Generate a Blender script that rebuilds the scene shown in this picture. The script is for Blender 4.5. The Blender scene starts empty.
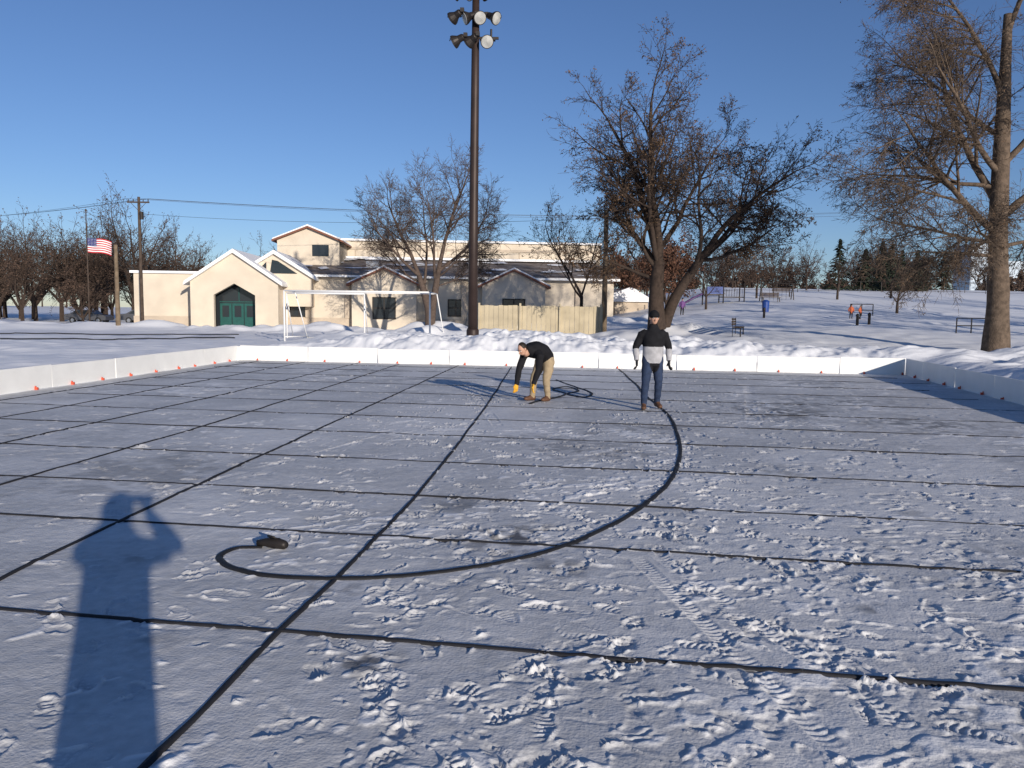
import bpy, math, random
import numpy as np
from mathutils import Vector, Matrix, noise as mnoise
scene=bpy.context.scene
# ------------------------------------------------------------------ materials
def mat(name,col,rough=0.7,metal=0.0,var=0.0,vscale=5.0,bump=0.0,bscale=20.0,col2=None,spec=0.3):
    m=bpy.data.materials.new(name); m.use_nodes=True
    nt=m.node_tree; N=nt.nodes; L=nt.links
    b=N['Principled BSDF']; b.inputs['Roughness'].default_value=rough; b.inputs['Metallic'].default_value=metal
    b.inputs['Specular IOR Level'].default_value=spec
    tc=N.new('ShaderNodeTexCoord')
    if col2 is None: col2=tuple(c*(1-var) for c in col)
    nz=N.new('ShaderNodeTexNoise'); nz.inputs['Scale'].default_value=vscale; nz.inputs['Detail'].default_value=5
    L.new(tc.outputs['Object'],nz.inputs['Vector'])
    cr=N.new('ShaderNodeValToRGB'); cr.color_ramp.elements[0].position=.35; cr.color_ramp.elements[1].position=.65
    cr.color_ramp.elements[0].color=(*col2,1); cr.color_ramp.elements[1].color=(*col,1)
    L.new(nz.outputs['Fac'],cr.inputs['Fac']); L.new(cr.outputs['Color'],b.inputs['Base Color'])
    if bump>0:
        n2=N.new('ShaderNodeTexNoise'); n2.inputs['Scale'].default_value=bscale; n2.inputs['Detail'].default_value=6
        L.new(tc.outputs['Object'],n2.inputs['Vector'])
        bp=N.new('ShaderNodeBump'); bp.inputs['Distance'].default_value=bump; bp.inputs['Strength'].default_value=1
        L.new(n2.outputs['Fac'],bp.inputs['Height']); L.new(bp.outputs['Normal'],b.inputs['Normal'])
    return m
M={}
M['snow']=mat('snow_cap',(.84,.85,.87),.75,var=.05,bump=.03,bscale=6)
M['cream']=mat('cream_stucco',(.64,.56,.45),.85,var=.14,vscale=.6,bump=.004,bscale=40)
M['tan']=mat('tan_block',(.50,.42,.33),.85,var=.15,vscale=.8)
M['trim']=mat('rust_trim',(.20,.08,.05),.6,var=.2)
M['white']=mat('white_paint',(.78,.78,.77),.5,var=.06,vscale=2)
M['shingle']=mat('brown_shingle',(.14,.105,.085),.9,vscale=.9,col2=(.26,.23,.21),bump=.02,bscale=12)
M['teal']=mat('teal_paint',(.015,.09,.08),.45,var=.2)
M['glass']=mat('dark_glass',(.02,.025,.03),.12,spec=.6)
M['dark']=mat('dark_metal',(.035,.03,.028),.5,metal=.4,var=.3)
M['bronze']=mat('bronze_pole_paint',(.045,.030,.026),.5,metal=.2,var=.25,vscale=1.5)
M['lens']=mat('lamp_lens',(.5,.5,.47),.15,spec=.7,var=.3,vscale=3)
M['alu']=mat('aluminium',(.45,.45,.46),.35,metal=.8,var=.2)
M['wood']=mat('weathered_pole_wood',(.085,.062,.048),.85,var=.4,vscale=3,bump=.01)
M['woodl']=mat('pale_pole_wood',(.20,.15,.10),.85,var=.4,vscale=3,bump=.01)
M['wood2']=mat('fence_wood',(.50,.43,.30),.85,var=.22,vscale=1.2)
M['board']=mat('white_rink_board',(.80,.80,.78),.45,var=.07,vscale=2)
M['red']=mat('red_bracket',(.65,.10,.05),.5,var=.2)
M['strap']=mat('black_strap',(.022,.022,.026),.75,var=.3,vscale=8,bump=.002,bscale=200)
M['hose']=mat('black_hose',(.018,.018,.02),.6,var=.3,vscale=10,bump=.002,bscale=150)
M['bark1']=mat('grey_bark',(.11,.08,.065),.9,var=.35,vscale=6,bump=.02)
M['bark2']=mat('dark_bark',(.055,.038,.029),.9,var=.35,vscale=6,bump=.02)
M['bark3']=mat('warm_bark',(.15,.11,.08),.9,var=.45,vscale=5,bump=.04)
M['leaf']=mat('dry_brown_leaf',(.14,.088,.052),.9,var=.5,vscale=1.5)
M['leafd']=mat('distant_brown_leaf',(.105,.068,.05),.95,var=.45,vscale=.5)
M['leafr']=mat('reddish_oak_leaf',(.14,.07,.045),.95,var=.45,vscale=.5)
M['needle']=mat('evergreen_needle',(.035,.048,.030),.9,var=.5,vscale=1)
M['jacket']=mat('black_jacket',(.014,.014,.017),.85,var=.3,vscale=12,bump=.006,bscale=14,spec=.15)
M['grey']=mat('grey_jacket_panel',(.40,.40,.42),.8,var=.25,vscale=12,bump=.006,bscale=14)
M['jean']=mat('blue_jeans',(.025,.042,.09),.85,var=.35,vscale=14,bump=.006,bscale=16)
M['khaki']=mat('khaki_trousers',(.36,.28,.18),.85,var=.2,vscale=12,bump=.006,bscale=16)
M['boot']=mat('brown_boot',(.12,.06,.035),.6,var=.3,vscale=14)
M['skin']=mat('face_skin',(.52,.30,.21),.55,var=.1,vscale=20)
M['hair']=mat('dark_hair',(.02,.014,.01),.6,var=.3,vscale=30)
M['glove']=mat('black_glove',(.02,.02,.022),.7,var=.2)
M['yglove']=mat('yellow_work_glove',(.72,.38,.035),.7,var=.2,vscale=25)
M['blue']=mat('blue_plastic',(.02,.06,.25),.4,var=.2)
M['purple']=mat('purple_coat',(.14,.06,.20),.6,var=.2)
M['orange']=mat('orange_coat',(.50,.12,.05),.7,var=.3)
M['flagred']=mat('flag_red',(.50,.02,.03),.8,var=.15)
M['flagblue']=mat('flag_blue',(.02,.03,.16),.8,var=.15)
M['tower']=mat('distant_tower_glass',(.38,.46,.54),.4,var=.1,vscale=.1)
M['towerw']=mat('distant_tower_window',(.24,.31,.39),.3,var=.1,vscale=.1)
M['carpaint']=mat('dark_car_paint',(.12,.12,.13),.3,metal=.5,var=.05)
M['rubber']=mat('tyre_rubber',(.02,.02,.02),.9,var=.2)
# ------------------------------------------------------------------ mesh builder
class MB:
    def __init__(s): s.v=[]; s.f=[]; s.m=[]
    def face(s,pts,m=0):
        b=len(s.v); s.v+= [tuple(p) for p in pts]; s.f.append(tuple(range(b,b+len(pts)))); s.m.append(m)
    def box(s,x0,x1,y0,y1,z0,z1,m=0):
        b=len(s.v)
        s.v+=[(x0,y0,z0),(x1,y0,z0),(x1,y1,z0),(x0,y1,z0),(x0,y0,z1),(x1,y0,z1),(x1,y1,z1),(x0,y1,z1)]
        for q in ((0,3,2,1),(4,5,6,7),(0,1,5,4),(1,2,6,5),(2,3,7,6),(3,0,4,7)):
            s.f.append(tuple(b+i for i in q)); s.m.append(m)
    def obox(s,c,ax,ay,az,m=0):
        c=Vector(c);ax=Vector(ax);ay=Vector(ay);az=Vector(az);b=len(s.v)
        for sz in (-1,1):
            for sx,sy in ((-1,-1),(1,-1),(1,1),(-1,1)):
                s.v.append(tuple(c+ax*sx+ay*sy+az*sz))
        for q in ((0,3,2,1),(4,5,6,7),(0,1,5,4),(1,2,6,5),(2,3,7,6),(3,0,4,7)):
            s.f.append(tuple(b+i for i in q)); s.m.append(m)
    def prism(s,poly,y0,y1,m=0):
        n=len(poly); b=len(s.v)
        s.v+=[(x,y0,z) for x,z in poly]+[(x,y1,z) for x,z in poly]
        s.f.append(tuple(range(b,b+n))); s.f.append(tuple(range(b+2*n-1,b+n-1,-1))); s.m+=[m,m]
        for i in range(n):
            j=(i+1)%n; s.f.append((b+j,b+i,b+n+i,b+n+j)); s.m.append(m)
    def tube(s,pts,rad,n=8,m=0,ref=None,cap=True,round_=0.0):
        pts=[Vector(p) for p in pts]; k=len(pts); b=len(s.v)
        for i,p in enumerate(pts):
            t=(pts[min(i+1,k-1)]-pts[max(i-1,0)])
            if t.length<1e-9: t=Vector((0,0,1))
            t.normalize()
            r=Vector(ref) if ref is not None else (Vector((1,0,0)) if abs(t.x)<.8 else Vector((0,1,0)))
            sd=(r-t*r.dot(t)).normalized(); ot=t.cross(sd)
            a=rad[i]; a,bb=(a if isinstance(a,tuple) else (a,a))
            for j in range(n):
                th=2*math.pi*j/n
                q=p+sd*(a*math.cos(th))+ot*(bb*math.sin(th)); s.v.append((q.x,q.y,q.z))
        for i in range(k-1):
            for j in range(n):
                jj=(j+1)%n
                s.f.append((b+i*n+j,b+i*n+jj,b+(i+1)*n+jj,b+(i+1)*n+j)); s.m.append(m)
        if cap:
            for e,(i,o) in enumerate(((0,1),(k-1,k-2))):
                t=(pts[i]-pts[o]).normalized(); a=rad[i]; a=a if not isinstance(a,tuple) else min(a)
                c=pts[i]+t*a*round_; ci=len(s.v); s.v.append(tuple(c))
                for j in range(n):
                    jj=(j+1)%n; q=(b+i*n+j,b+i*n+jj,ci)
                    s.f.append(q if e else (q[1],q[0],q[2])); s.m.append(m)
    def ell(s,c,r,m=0,nu=16,nv=10,rot=None):
        c=Vector(c);b=len(s.v); R=rot or Matrix.Identity(3)
        for i in range(nv+1):
            ph=math.pi*i/nv
            for j in range(nu):
                th=2*math.pi*j/nu
                q=c+R@Vector((r[0]*math.sin(ph)*math.cos(th),r[1]*math.sin(ph)*math.sin(th),r[2]*math.cos(ph)))
                s.v.append(tuple(q))
        for i in range(nv):
            for j in range(nu):
                jj=(j+1)%nu
                s.f.append((b+i*nu+j,b+(i+1)*nu+j,b+(i+1)*nu+jj,b+i*nu+jj)); s.m.append(m)
    def build(s,name,mats,parent=None,smooth=False):
        me=bpy.data.meshes.new(name); me.from_pydata(s.v,[],s.f)
        for k in mats: me.materials.append(M[k])
        me.polygons.foreach_set('material_index',s.m)
        if smooth: me.polygons.foreach_set('use_smooth',[True]*len(s.f))
        me.update()
        o=bpy.data.objects.new(name,me); scene.collection.objects.link(o)
        if parent: o.parent=parent
        return o
def empty(name,loc=(0,0,0),rz=0,parent=None):
    e=bpy.data.objects.new(name,None); e.location=loc; e.rotation_euler=(0,0,rz); e.empty_display_size=.3
    scene.collection.objects.link(e)
    if parent: e.parent=parent
    return e
# ------------------------------------------------------------------ terrain
rs=np.random.RandomState(7)
LAT=rs.rand(512,512)
def vn(x,y,sc,seed=0):
    x=np.asarray(x,float)/sc+seed*17.31; y=np.asarray(y,float)/sc+seed*9.77
    xi=np.floor(x).astype(int); yi=np.floor(y).astype(int); fx=x-xi; fy=y-yi
    fx=fx*fx*(3-2*fx); fy=fy*fy*(3-2*fy)
    a=LAT[yi%512,xi%512]; b=LAT[yi%512,(xi+1)%512]; c=LAT[(yi+1)%512,xi%512]; d=LAT[(yi+1)%512,(xi+1)%512]
    return (a*(1-fx)+b*fx)*(1-fy)+(c*(1-fx)+d*fx)*fy-.5
def ss(a,b,x):
    t=np.clip((x-a)/(b-a),0,1); return t*t*(3-2*t)
def yb(x): return 25.6-.151*x
def xl(y): return -10.07+.066*(y-15.4)
def xr(y): return 10.4+.185*(y-15.9)
def terrain(x,y):
    x=np.asarray(x,float); y=np.asarray(y,float)
    db=y-yb(x); dl=xl(y)-x; dr=x-xr(y)
    lump=vn(x,y,1.7,1)*.5+vn(x,y,.75,2)*.4+vn(x,y,.3,3)*.22+vn(x,y,.13,4)*.09
    A=.12+.70*ss(-13,-3,x)-.26*ss(5,12,x)
    bermb=ss(.1,2.6,db)*(1-ss(5.5,11,db))*A*(1+lump*1.0)
    bermb=np.maximum(bermb,0)
    bermr=ss(.1,2.2,dr)*(1-ss(5,9,dr))*.45*(1+lump)*(1-ss(0,3,db))
    berml=ss(.1,.9,dl)*(1-ss(1.6,3,dl))*.14*(1+lump)*(1-ss(0,3,db))
    z=bermb+bermr+berml
    z=z+np.exp(-((y-61-2*vn(x,y,9,5))/2.6)**2)*(.5+.9*vn(x,y,2.5,6)+.4*vn(x,y,.8,7))*(1-ss(8,16,x))*ss(-60,-50,x)
    z=z+np.exp(-((y-46)/2.0)**2)*(.38+.9*vn(x,y,2.2,8)+.4*vn(x,y,.8,7))*ss(-14,-8,x)*(1-ss(10,14,x))
    out=np.clip(np.maximum(np.maximum(db,dl),dr)/2,0,1)
    z=z+out*(vn(x,y,6,9)*.20+vn(x,y,1.1,10)*.10+vn(x,y,.45,12)*.05)
    z=z+ss(36,110,y)*4.6*ss(2,28,x)+ss(120,260,y)*1.5
    z=z+ss(30,48,y)*.7*ss(2,12,x)
    return z
def tz(x,y): return float(terrain(x,y))
def steps(segs):
    out=[segs[0][0]]
    for a,b,st in segs:
        n=max(1,int(round((b-a)/st))); out+=list(a+(b-a)*np.arange(1,n+1)/n)
    return np.array(out)
Yc=steps([(-300,-20,28),(-20,1,.7),(1,2.4,.05),(2.4,5,.0098),(5,8,.016),(8,13,.028),(13,26,.05),(26,40,.12),(40,70,.32),(70,140,1.2),(140,1700,30)])
Xh=steps([(0,2.6,.0098),(2.6,5,.018),(5,12.5,.05),(12.5,26,.25),(26,95,1.1),(95,1300,45)])
Xc=np.concatenate([-Xh[:0:-1],Xh])
XX,YY=np.meshgrid(Xc,Yc)
Z=terrain(XX,YY)
inside=((YY<yb(XX)-.05)&(XX>xl(YY)+.05)&(XX<xr(YY)-.05)).astype(float)
Wt=np.zeros_like(Z)
Z+=inside*(vn(XX,YY,1.3,11)*.008+vn(XX,YY,.5,12)*.005+vn(XX,YY,.17,13)*.0032+vn(XX,YY,.07,14)*.0013+vn(XX,YY,.03,15)*.0008)
wx=XX+.06*vn(XX,YY,.11,41)+.25*vn(XX,YY,.7,42); wy=YY+.06*vn(XX,YY,.11,43)+.25*vn(XX,YY,.7,44)
zone=vn(wx,wy,1.7,16)+.5*vn(XX,YY,.5,17)
ca,sa=math.cos(.5),math.sin(.5); rx=wx*ca+wy*sa; ry=-wx*sa+wy*ca
fleck=.9*vn(rx*.45,ry,.10,18)+.6*vn(rx*.6,ry,.045,19)+.4*vn(rx,ry,.4,24)+.75*zone
fl_=ss(.44,.60,fleck)
Z+=inside*fl_*(.006+.004*vn(XX,YY,.05,45)); Wt=np.maximum(Wt,fl_*.85)
cl=.8*vn(rx,ry,.028,35)+.45*vn(wx,wy,.09,38)+.35*zone
cl_=ss(.48,.60,cl)
Z+=inside*cl_*.008; Wt=np.maximum(Wt,cl_*.8)
Wt=np.maximum(Wt,inside*.4*ss(-.05,.35,vn(wx,wy,2.6,46)+.4*vn(wx,wy,.6,47)+.25*vn(wx,wy,.15,48)))
dirt=np.zeros_like(Z)
rng=random.Random(5)
def window(cx,cy,r):
    i0=np.searchsorted(Xc,cx-r); i1=np.searchsorted(Xc,cx+r); j0=np.searchsorted(Yc,cy-r); j1=np.searchsorted(Yc,cy+r)
    return slice(j0,j1),slice(i0,i1)
def footprint(cx,cy,ang,L=.31,depth=.009,style=0,clean=1.0):
    w=window(cx,cy,.26); x=XX[w]; y=YY[w]
    if x.size<4: return
    c,s=math.cos(ang),math.sin(ang)
    # slight slip of the boot smears every print differently
    slip=rng.gauss(0,.12); x2=x+.022*vn(x,y,.07,51); y2=y+.022*vn(x,y,.07,52)
    u=((x2-cx)*c+(y2-cy)*s)/(L/2); v=(-(x2-cx)*s+(y2-cy)*c); v=v+slip*u*.06+rng.gauss(0,.02)*u*u
    hw=np.where(u>-.15,.052-.024*np.clip(u-.45,0,1),.038)
    waist=.036+.016*ss(-.3,.15,u)
    hw=np.minimum(hw,waist+.004)*rng.uniform(.9,1.1)
    e=np.sqrt((np.clip(np.abs(u)-.55,0,9)/.45)**2+(v/hw)**2)+vn(x,y,.045,20)*.35/clean
    arch=np.exp(-((u+.22)/.12)**2)*.6
    mask=(1-ss(.82,1.06,e))*(1-arch)
    rim=np.exp(-((e-1.17)/.13)**2)
    pitch=rng.uniform(.92,1.12)
    if style==0: lug=np.sin(u*L/2*2*math.pi/(.036*pitch)+2*np.abs(v)*30)
    elif style==1: lug=np.sin(u*L/2*2*math.pi/(.042*pitch))*np.sign(np.cos(v*70))
    elif style==2: lug=np.sin(u*L/2*2*math.pi/(.030*pitch))
    else: lug=np.minimum(np.sin(u*L/2*2*math.pi/.034),np.sin(v*2*math.pi/.034))*1.4
    gate=np.clip(ss(-.22,.12,vn(x,y,.13,37)+rng.uniform(-.12,.15)),.08,1)
    lugk=clean*np.clip(ss(-.3,.2,vn(x,y,.10,53)),0,1)
    lug=np.clip(lug*1.8,-1,1)
    nr=np.clip(vn(x,y,.07,21)*2.4+.45,0,1.6)
    Z[w]+=(-mask*depth*(.62-.62*lug*lugk)+rim*depth*1.1*nr)*gate
    Wt[w]=np.maximum(Wt[w]*(1-.6*mask*gate),(np.clip(rim*nr,0,1)*.9+mask*np.clip(lug,0,1)*.8*lugk)*gate)
def okin(x,y): return y<yb(x)-.4 and x>xl(y)+.4 and x<xr(y)-.4 and y>1.6
for t in range(330):
    x=rng.uniform(-9.5,11); y=rng.uniform(2,25)
    if t<110: x=rng.uniform(-1.2,5.5); y=rng.uniform(2.4,9)
    a=rng.uniform(0,2*math.pi); style=rng.randrange(4); dep=rng.uniform(.005,.012); cl=rng.uniform(.45,1.1); st=rng.uniform(.45,.72)
    for k in range(rng.randint(5,22)):
        a+=rng.gauss(0,.09); x+=math.cos(a)*st; y+=math.sin(a)*st
        if not okin(x,y): break
        if y<7 and x<-.9 and rng.random()<.45: continue
        sd=(1 if k%2 else -1)*.10
        far=1+.5*min(1,max(0,(y-7)/8))
        footprint(x-math.sin(a)*sd,y+math.cos(a)*sd,a+(.12 if k%2 else -.12)+rng.gauss(0,.14),rng.uniform(.28,.32),dep*far*rng.uniform(.6,1.25),style,cl*rng.uniform(.6,1.1))
for t in range(190):
    x=rng.uniform(-1.0,4.8); y=rng.uniform(2.5,6.8)
    footprint(x,y,rng.uniform(0,6.28),rng.uniform(.26,.32),rng.uniform(.006,.013),rng.randrange(4),rng.uniform(.4,1.1))
for t in range(520):
    x=rng.uniform(-9,10.5); y=rng.uniform(2.2,24)
    if t<130: x=rng.uniform(-1.5,5); y=rng.uniform(2.4,9)
    if not okin(x,y): continue
    a=rng.gauss(0,.7); L=rng.uniform(.05,.3); wd=rng.uniform(.010,.028)
    w=window(x,y,L+.1); xx=XX[w]; yy=YY[w]; c,s=math.cos(a),math.sin(a)
    u=(xx-x)*c+(yy-y)*s; v=-(xx-x)*s+(yy-y)*c+vn(xx,yy,.12,22)*.07+vn(xx,yy,.04,54)*.02
    env=np.exp(-(u/L*1.6)**4); nn=np.clip(vn(xx,yy,.05,23)*2.6+.35,0,1.5); rg=np.exp(-((v-wd*1.5)/(wd*.6))**2)
    Z[w]+=env*(-np.exp(-(v/wd)**2)*.004+rg*.009*nn)
    Wt[w]=np.maximum(Wt[w],env*rg*np.clip(nn,0,1))
def track(x0,y0,x1,y1,wd=.055):
    L=math.hypot(x1-x0,y1-y0); a=math.atan2(y1-y0,x1-x0); c,s=math.cos(a),math.sin(a)
    mx0,mx1=min(x0,x1)-.2,max(x0,x1)+.2; my0,my1=min(y0,y1)-.2,max(y0,y1)+.2
    i0,i1=np.searchsorted(Xc,[mx0,mx1]); j0,j1=np.searchsorted(Yc,[my0,my1]); w=(slice(j0,j1),slice(i0,i1))
    xx=XX[w]; yy=YY[w]; u=(xx-x0)*c+(yy-y0)*s; v=-(xx-x0)*s+(yy-y0)*c
    en=ss(0,.2,u)*(1-ss(L-.2,L,u))*ss(-.3,0,vn(xx,yy,.3,49)); mk=(1-ss(wd*.85,wd*1.1,np.abs(v)))*en
    sn=np.sin(u*2*math.pi/.045+np.abs(v)*50)
    Z[w]+=-mk*.005*(1-.7*sn)+np.exp(-((np.abs(v)-wd*1.25)/.012)**2)*.003*en
    Wt[w]=np.maximum(Wt[w],mk*np.clip(sn,0,1)*.6)
track(.9,5.6,1.35,3.0); track(1.05,5.7,1.9,2.6); track(-.2,12,-1.2,20,.08); track(4,13,6,20,.1); track(-3.4,7,-1.8,11)
for (dx,dy,r,st) in ((.06,6.0,.6,1),(1.1,10,.8,.7),(6.8,12.8,1.5,.8),(4.9,14.3,1.6,.9),(-.72,3.8,.22,1),(.35,5.3,.25,.9),(1.2,3.75,.08,1),(-1.1,4.9,.3,.6),(-.4,7.0,.5,.6),(2.0,12,1,.6),(6.5,16,2,.7),(-1.9,4.0,.2,.4),(3.2,8.6,.8,.4),(-2.6,5.4,.2,.5),(2.2,4.6,.15,.7)):
    d=np.sqrt((XX-dx)**2+((YY-dy)*1.0)**2)/r
    dirt=np.maximum(dirt,st*np.clip(1.1-d,0,1)*ss(-.12,.28,vn(XX,YY,.16,25)+.8*vn(XX,YY,.06,26)+.5*vn(XX,YY,.5,27)))
dirt=np.maximum(dirt,inside*.4*ss(.26,.5,vn(XX,YY,2.4,28)+.5*vn(XX,YY,.4,29)+.4*vn(XX,YY,.1,30)))
ny,nx=XX.shape
me=bpy.data.meshes.new('snow_ground')
co=np.empty((ny*nx,3),np.float32); co[:,0]=XX.ravel(); co[:,1]=YY.ravel(); co[:,2]=Z.ravel()
idx=np.arange(ny*nx,dtype=np.int32).reshape(ny,nx)
q=np.stack([idx[:-1,:-1],idx[:-1,1:],idx[1:,1:],idx[1:,:-1]],-1).reshape(-1)
nf=len(q)//4
me.vertices.add(ny*nx); me.vertices.foreach_set('co',co.ravel())
me.loops.add(len(q)); me.loops.foreach_set('vertex_index',q)
me.polygons.add(nf); me.polygons.foreach_set('loop_start',np.arange(0,nf*4,4,dtype=np.int32))
me.update(calc_edges=True)
me.polygons.foreach_set('use_smooth',np.ones(nf,bool))
for nm,ar in (('dirt',dirt),('rink',inside),('loose',Wt)):
    at=me.attributes.new(nm,'FLOAT','POINT'); at.data.foreach_set('value',ar.ravel().astype(np.float32))
def gz(x,y):
    i=min(max(int(np.searchsorted(Xc,x)),1),nx-1); j=min(max(int(np.searchsorted(Yc,y)),1),ny-1)
    return float(Z[j,i])
gm=bpy.data.materials.new('snow_surface'); gm.use_nodes=True
nt=gm.node_tree; N=nt.nodes; L=nt.links; b=N['Principled BSDF']
b.inputs['Roughness'].default_value=.6; b.inputs['Specular IOR Level'].default_value=.25
geo=N.new('ShaderNodeNewGeometry')
def noise(sc,det=5):
    n=N.new('ShaderNodeTexNoise'); n.inputs['Scale'].default_value=sc; n.inputs['Detail'].default_value=det
    L.new(geo.outputs['Position'],n.inputs['Vector']); return n
def mix(fac,a,bb):
    m=N.new('ShaderNodeMix'); m.data_type='RGBA'
    L.new(fac,m.inputs[0])
    for i,v in ((6,a),(7,bb)):
        if isinstance(v,tuple): m.inputs[i].default_value=(*v,1)
        else: L.new(v,m.inputs[i])
    return m.outputs[2]
def attr(n):
    a=N.new('ShaderNodeAttribute'); a.attribute_name=n; return a.outputs['Fac']
n1=noise(1.1); n2=noise(14)
cr=N.new('ShaderNodeValToRGB'); cr.color_ramp.elements[0].position=.38; cr.color_ramp.elements[1].position=.66
cr.color_ramp.elements[0].color=(.47,.475,.48,1); cr.color_ramp.elements[1].color=(.68,.68,.68,1)
mm=N.new('ShaderNodeMath'); mm.operation='MULTIPLY_ADD'; mm.inputs[1].default_value=.45
L.new(n2.outputs['Fac'],mm.inputs[0])
m5=N.new('ShaderNodeMath'); m5.operation='MULTIPLY'; m5.inputs[1].default_value=.55; L.new(n1.outputs['Fac'],m5.inputs[0]); L.new(m5.outputs[0],mm.inputs[2])
L.new(mm.outputs[0],cr.inputs['Fac'])
c0=mix(attr('loose'),cr.outputs['Color'],(.86,.86,.86))
c1=mix(attr('rink'),(.84,.85,.87),c0)
c2=mix(attr('dirt'),c1,(.12,.12,.125))
L.new(c2,b.inputs['Base Color'])
nb=noise(60,8); nb2=noise(9,6)
ad=N.new('ShaderNodeMath'); ad.operation='MULTIPLY_ADD'; ad.inputs[1].default_value=2.0
L.new(nb2.outputs['Fac'],ad.inputs[0]); L.new(nb.outputs['Fac'],ad.inputs[2])
bp=N.new('ShaderNodeBump'); bp.inputs['Distance'].default_value=.0042; bp.inputs['Strength'].default_value=.9
L.new(ad.outputs[0],bp.inputs['Height']); L.new(bp.outputs['Normal'],b.inputs['Normal'])
me.materials.append(gm)
go=bpy.data.objects.new('snow_ground',me); scene.collection.objects.link(go)
# ------------------------------------------------------------------ straps, hose
def catmull(P,step):
    P=[Vector(p) for p in P]; Q=[P[0]*2-P[1]]+P+[P[-1]*2-P[-2]]; out=[]
    for i in range(1,len(Q)-2):
        L_=(Q[i+1]-Q[i]).length; n=max(2,int(L_/step))
        for k in range(n):
            t=k/n
            out.append(.5*((2*Q[i])+(Q[i+1]-Q[i-1])*t+(2*Q[i-1]-5*Q[i]+4*Q[i+1]-Q[i+2])*t*t+(-Q[i-1]+3*Q[i]-3*Q[i+1]+Q[i+2])*t**3))
    out.append(P[-1]); return out
def ribbon(name,pts,w,lift,mt,wig=.010,step=.07,th=.006,seed=0,vary=.008):
    P=catmull([(x,y,0) for x,y in pts],step); mb=MB(); k=len(P); rows=[]
    for i,p in enumerate(P):
        t=(P[min(i+1,k-1)]-P[max(i-1,0)]).normalized(); s=Vector((-t.y,t.x,0))
        o=s*(float(vn(i*step,seed*3.3,.9,31))*wig*2+float(vn(i*step,seed*3.3,.22,32))*wig*.4)
        c=p+o; ww=w*(.5+.14*float(vn(i*step,seed,.3,33)))
        zz=.5*gz(c.x,c.y)+.25*(gz(c.x+s.x*w,c.y+s.y*w)+gz(c.x-s.x*w,c.y-s.y*w))
        z=max(zz,-.004)+lift+float(vn(i*step,seed*7.1,.8,34))*vary
        a=c+s*ww; b_=c-s*ww
        rows.append(((a.x,a.y,z-.014),(a.x,a.y,z+th*.3),(c.x,c.y,z+th),(b_.x,b_.y,z+th*.3),(b_.x,b_.y,z-.014)))
    for r in rows: mb.v+=r
    for i in range(k-1):
        for j in range(4):
            mb.f.append((i*5+j,i*5+j+1,i*5+5+j+1,i*5+5+j)); mb.m.append(0)
    return mb.build(name,[mt],smooth=True)
def clipx(Y0):
    pts=[]; x=-11.0
    while x<13:
        y=Y0-.155*x
        if x>xl(y)+.12 and x<xr(y)-.12: pts.append((x,y))
        x+=1.0
    return pts
for i,Y0 in enumerate((1.9,3.97,5.86,7.25,8.95,10.9,12.7,14.5,16.4,18.4,20.4,22.4,24.2)):
    ribbon('black_ground_strap',clipx(Y0),.032 if i in(1,2) else .034,.005 if i<3 else .004,'strap',seed=i,step=.06 if i<5 else .12,vary=.003 if i<3 else .012)
longl=[[(-1.75,.9),(-1.38,2.87),(-1.24,4.2),(-1.03,5.91),(-.80,8.78),(-.43,15.6),(-.02,25.2)],
[(-3.35,1.5),(-3.26,4.92),(-3.1,7.95),(-2.7,13.1),(-1.75,25.5)],
[(-5.2,4),(-5.0,7.6),(-4.52,12.6),(-3.7,25.8)],
[(-6.8,6),(-6.5,10),(-5.9,16),(-5.1,26)],
[(-8.3,8),(-8.0,12.25),(-6.9,26.2)],
[(-9.8,11),(-9.45,14.6),(-8.5,26.4)]]
for i,p in enumerate(longl): ribbon('black_ground_strap',p,.031 if i==0 else .036,.006,'strap',seed=20+i,vary=.005)
ribbon('black_edge_strip',[(-38,33),(-25,38),(-16,45.5)],.16,.05,'strap',seed=70,step=.3,th=.05)
ribbon('black_edge_strip',[(-42,40),(-28,47),(-18,52)],.12,.05,'strap',seed=71,step=.3,th=.05)
hosepts=[(3.35,24.8),(3.1,20),(2.87,17),(2.72,13.6),(2.26,10.5),(1.69,8.24),(1.04,6.76),(.37,5.76),(-.27,5.27),(-.85,5.05),(-1.44,5.03),(-1.83,5.17),(-2.04,5.42),(-2.0,5.64),(-1.82,5.68)]
he=empty('fire_hose')
h=ribbon('hose_line',hosepts,.052,.004,'hose',wig=.012,step=.04,th=.012,seed=40,vary=.003); h.parent=he
mb=MB()
mb.tube([(-1.86,5.68,.035),(-1.80,5.68,.04),(-1.78,5.68,.04),(-1.70,5.655,.04),(-1.65,5.64,.035),(-1.63,5.63,.035)],[.022,.030,.036,.040,.034,.022],14)
mb.tube([(-1.69,5.66,.07),(-1.72,5.61,.095),(-1.77,5.66,.095),(-1.74,5.70,.07)],[.010]*4,8)
mb.build('hose_nozzle',['dark'],he,smooth=True)
P=[(.35,15.0),(.6,15.6),(.95,16.2),(1.15,17.0),(.95,17.9),(1.3,18.6),(1.5,17.6),(1.2,16.9),(1.5,16.3),(1.75,17.2),(1.4,19),(1.15,20.5)]
ribbon('loose_hose',P,.05,.006,'hose',wig=.03,step=.08,th=.016,seed=50)
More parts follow.
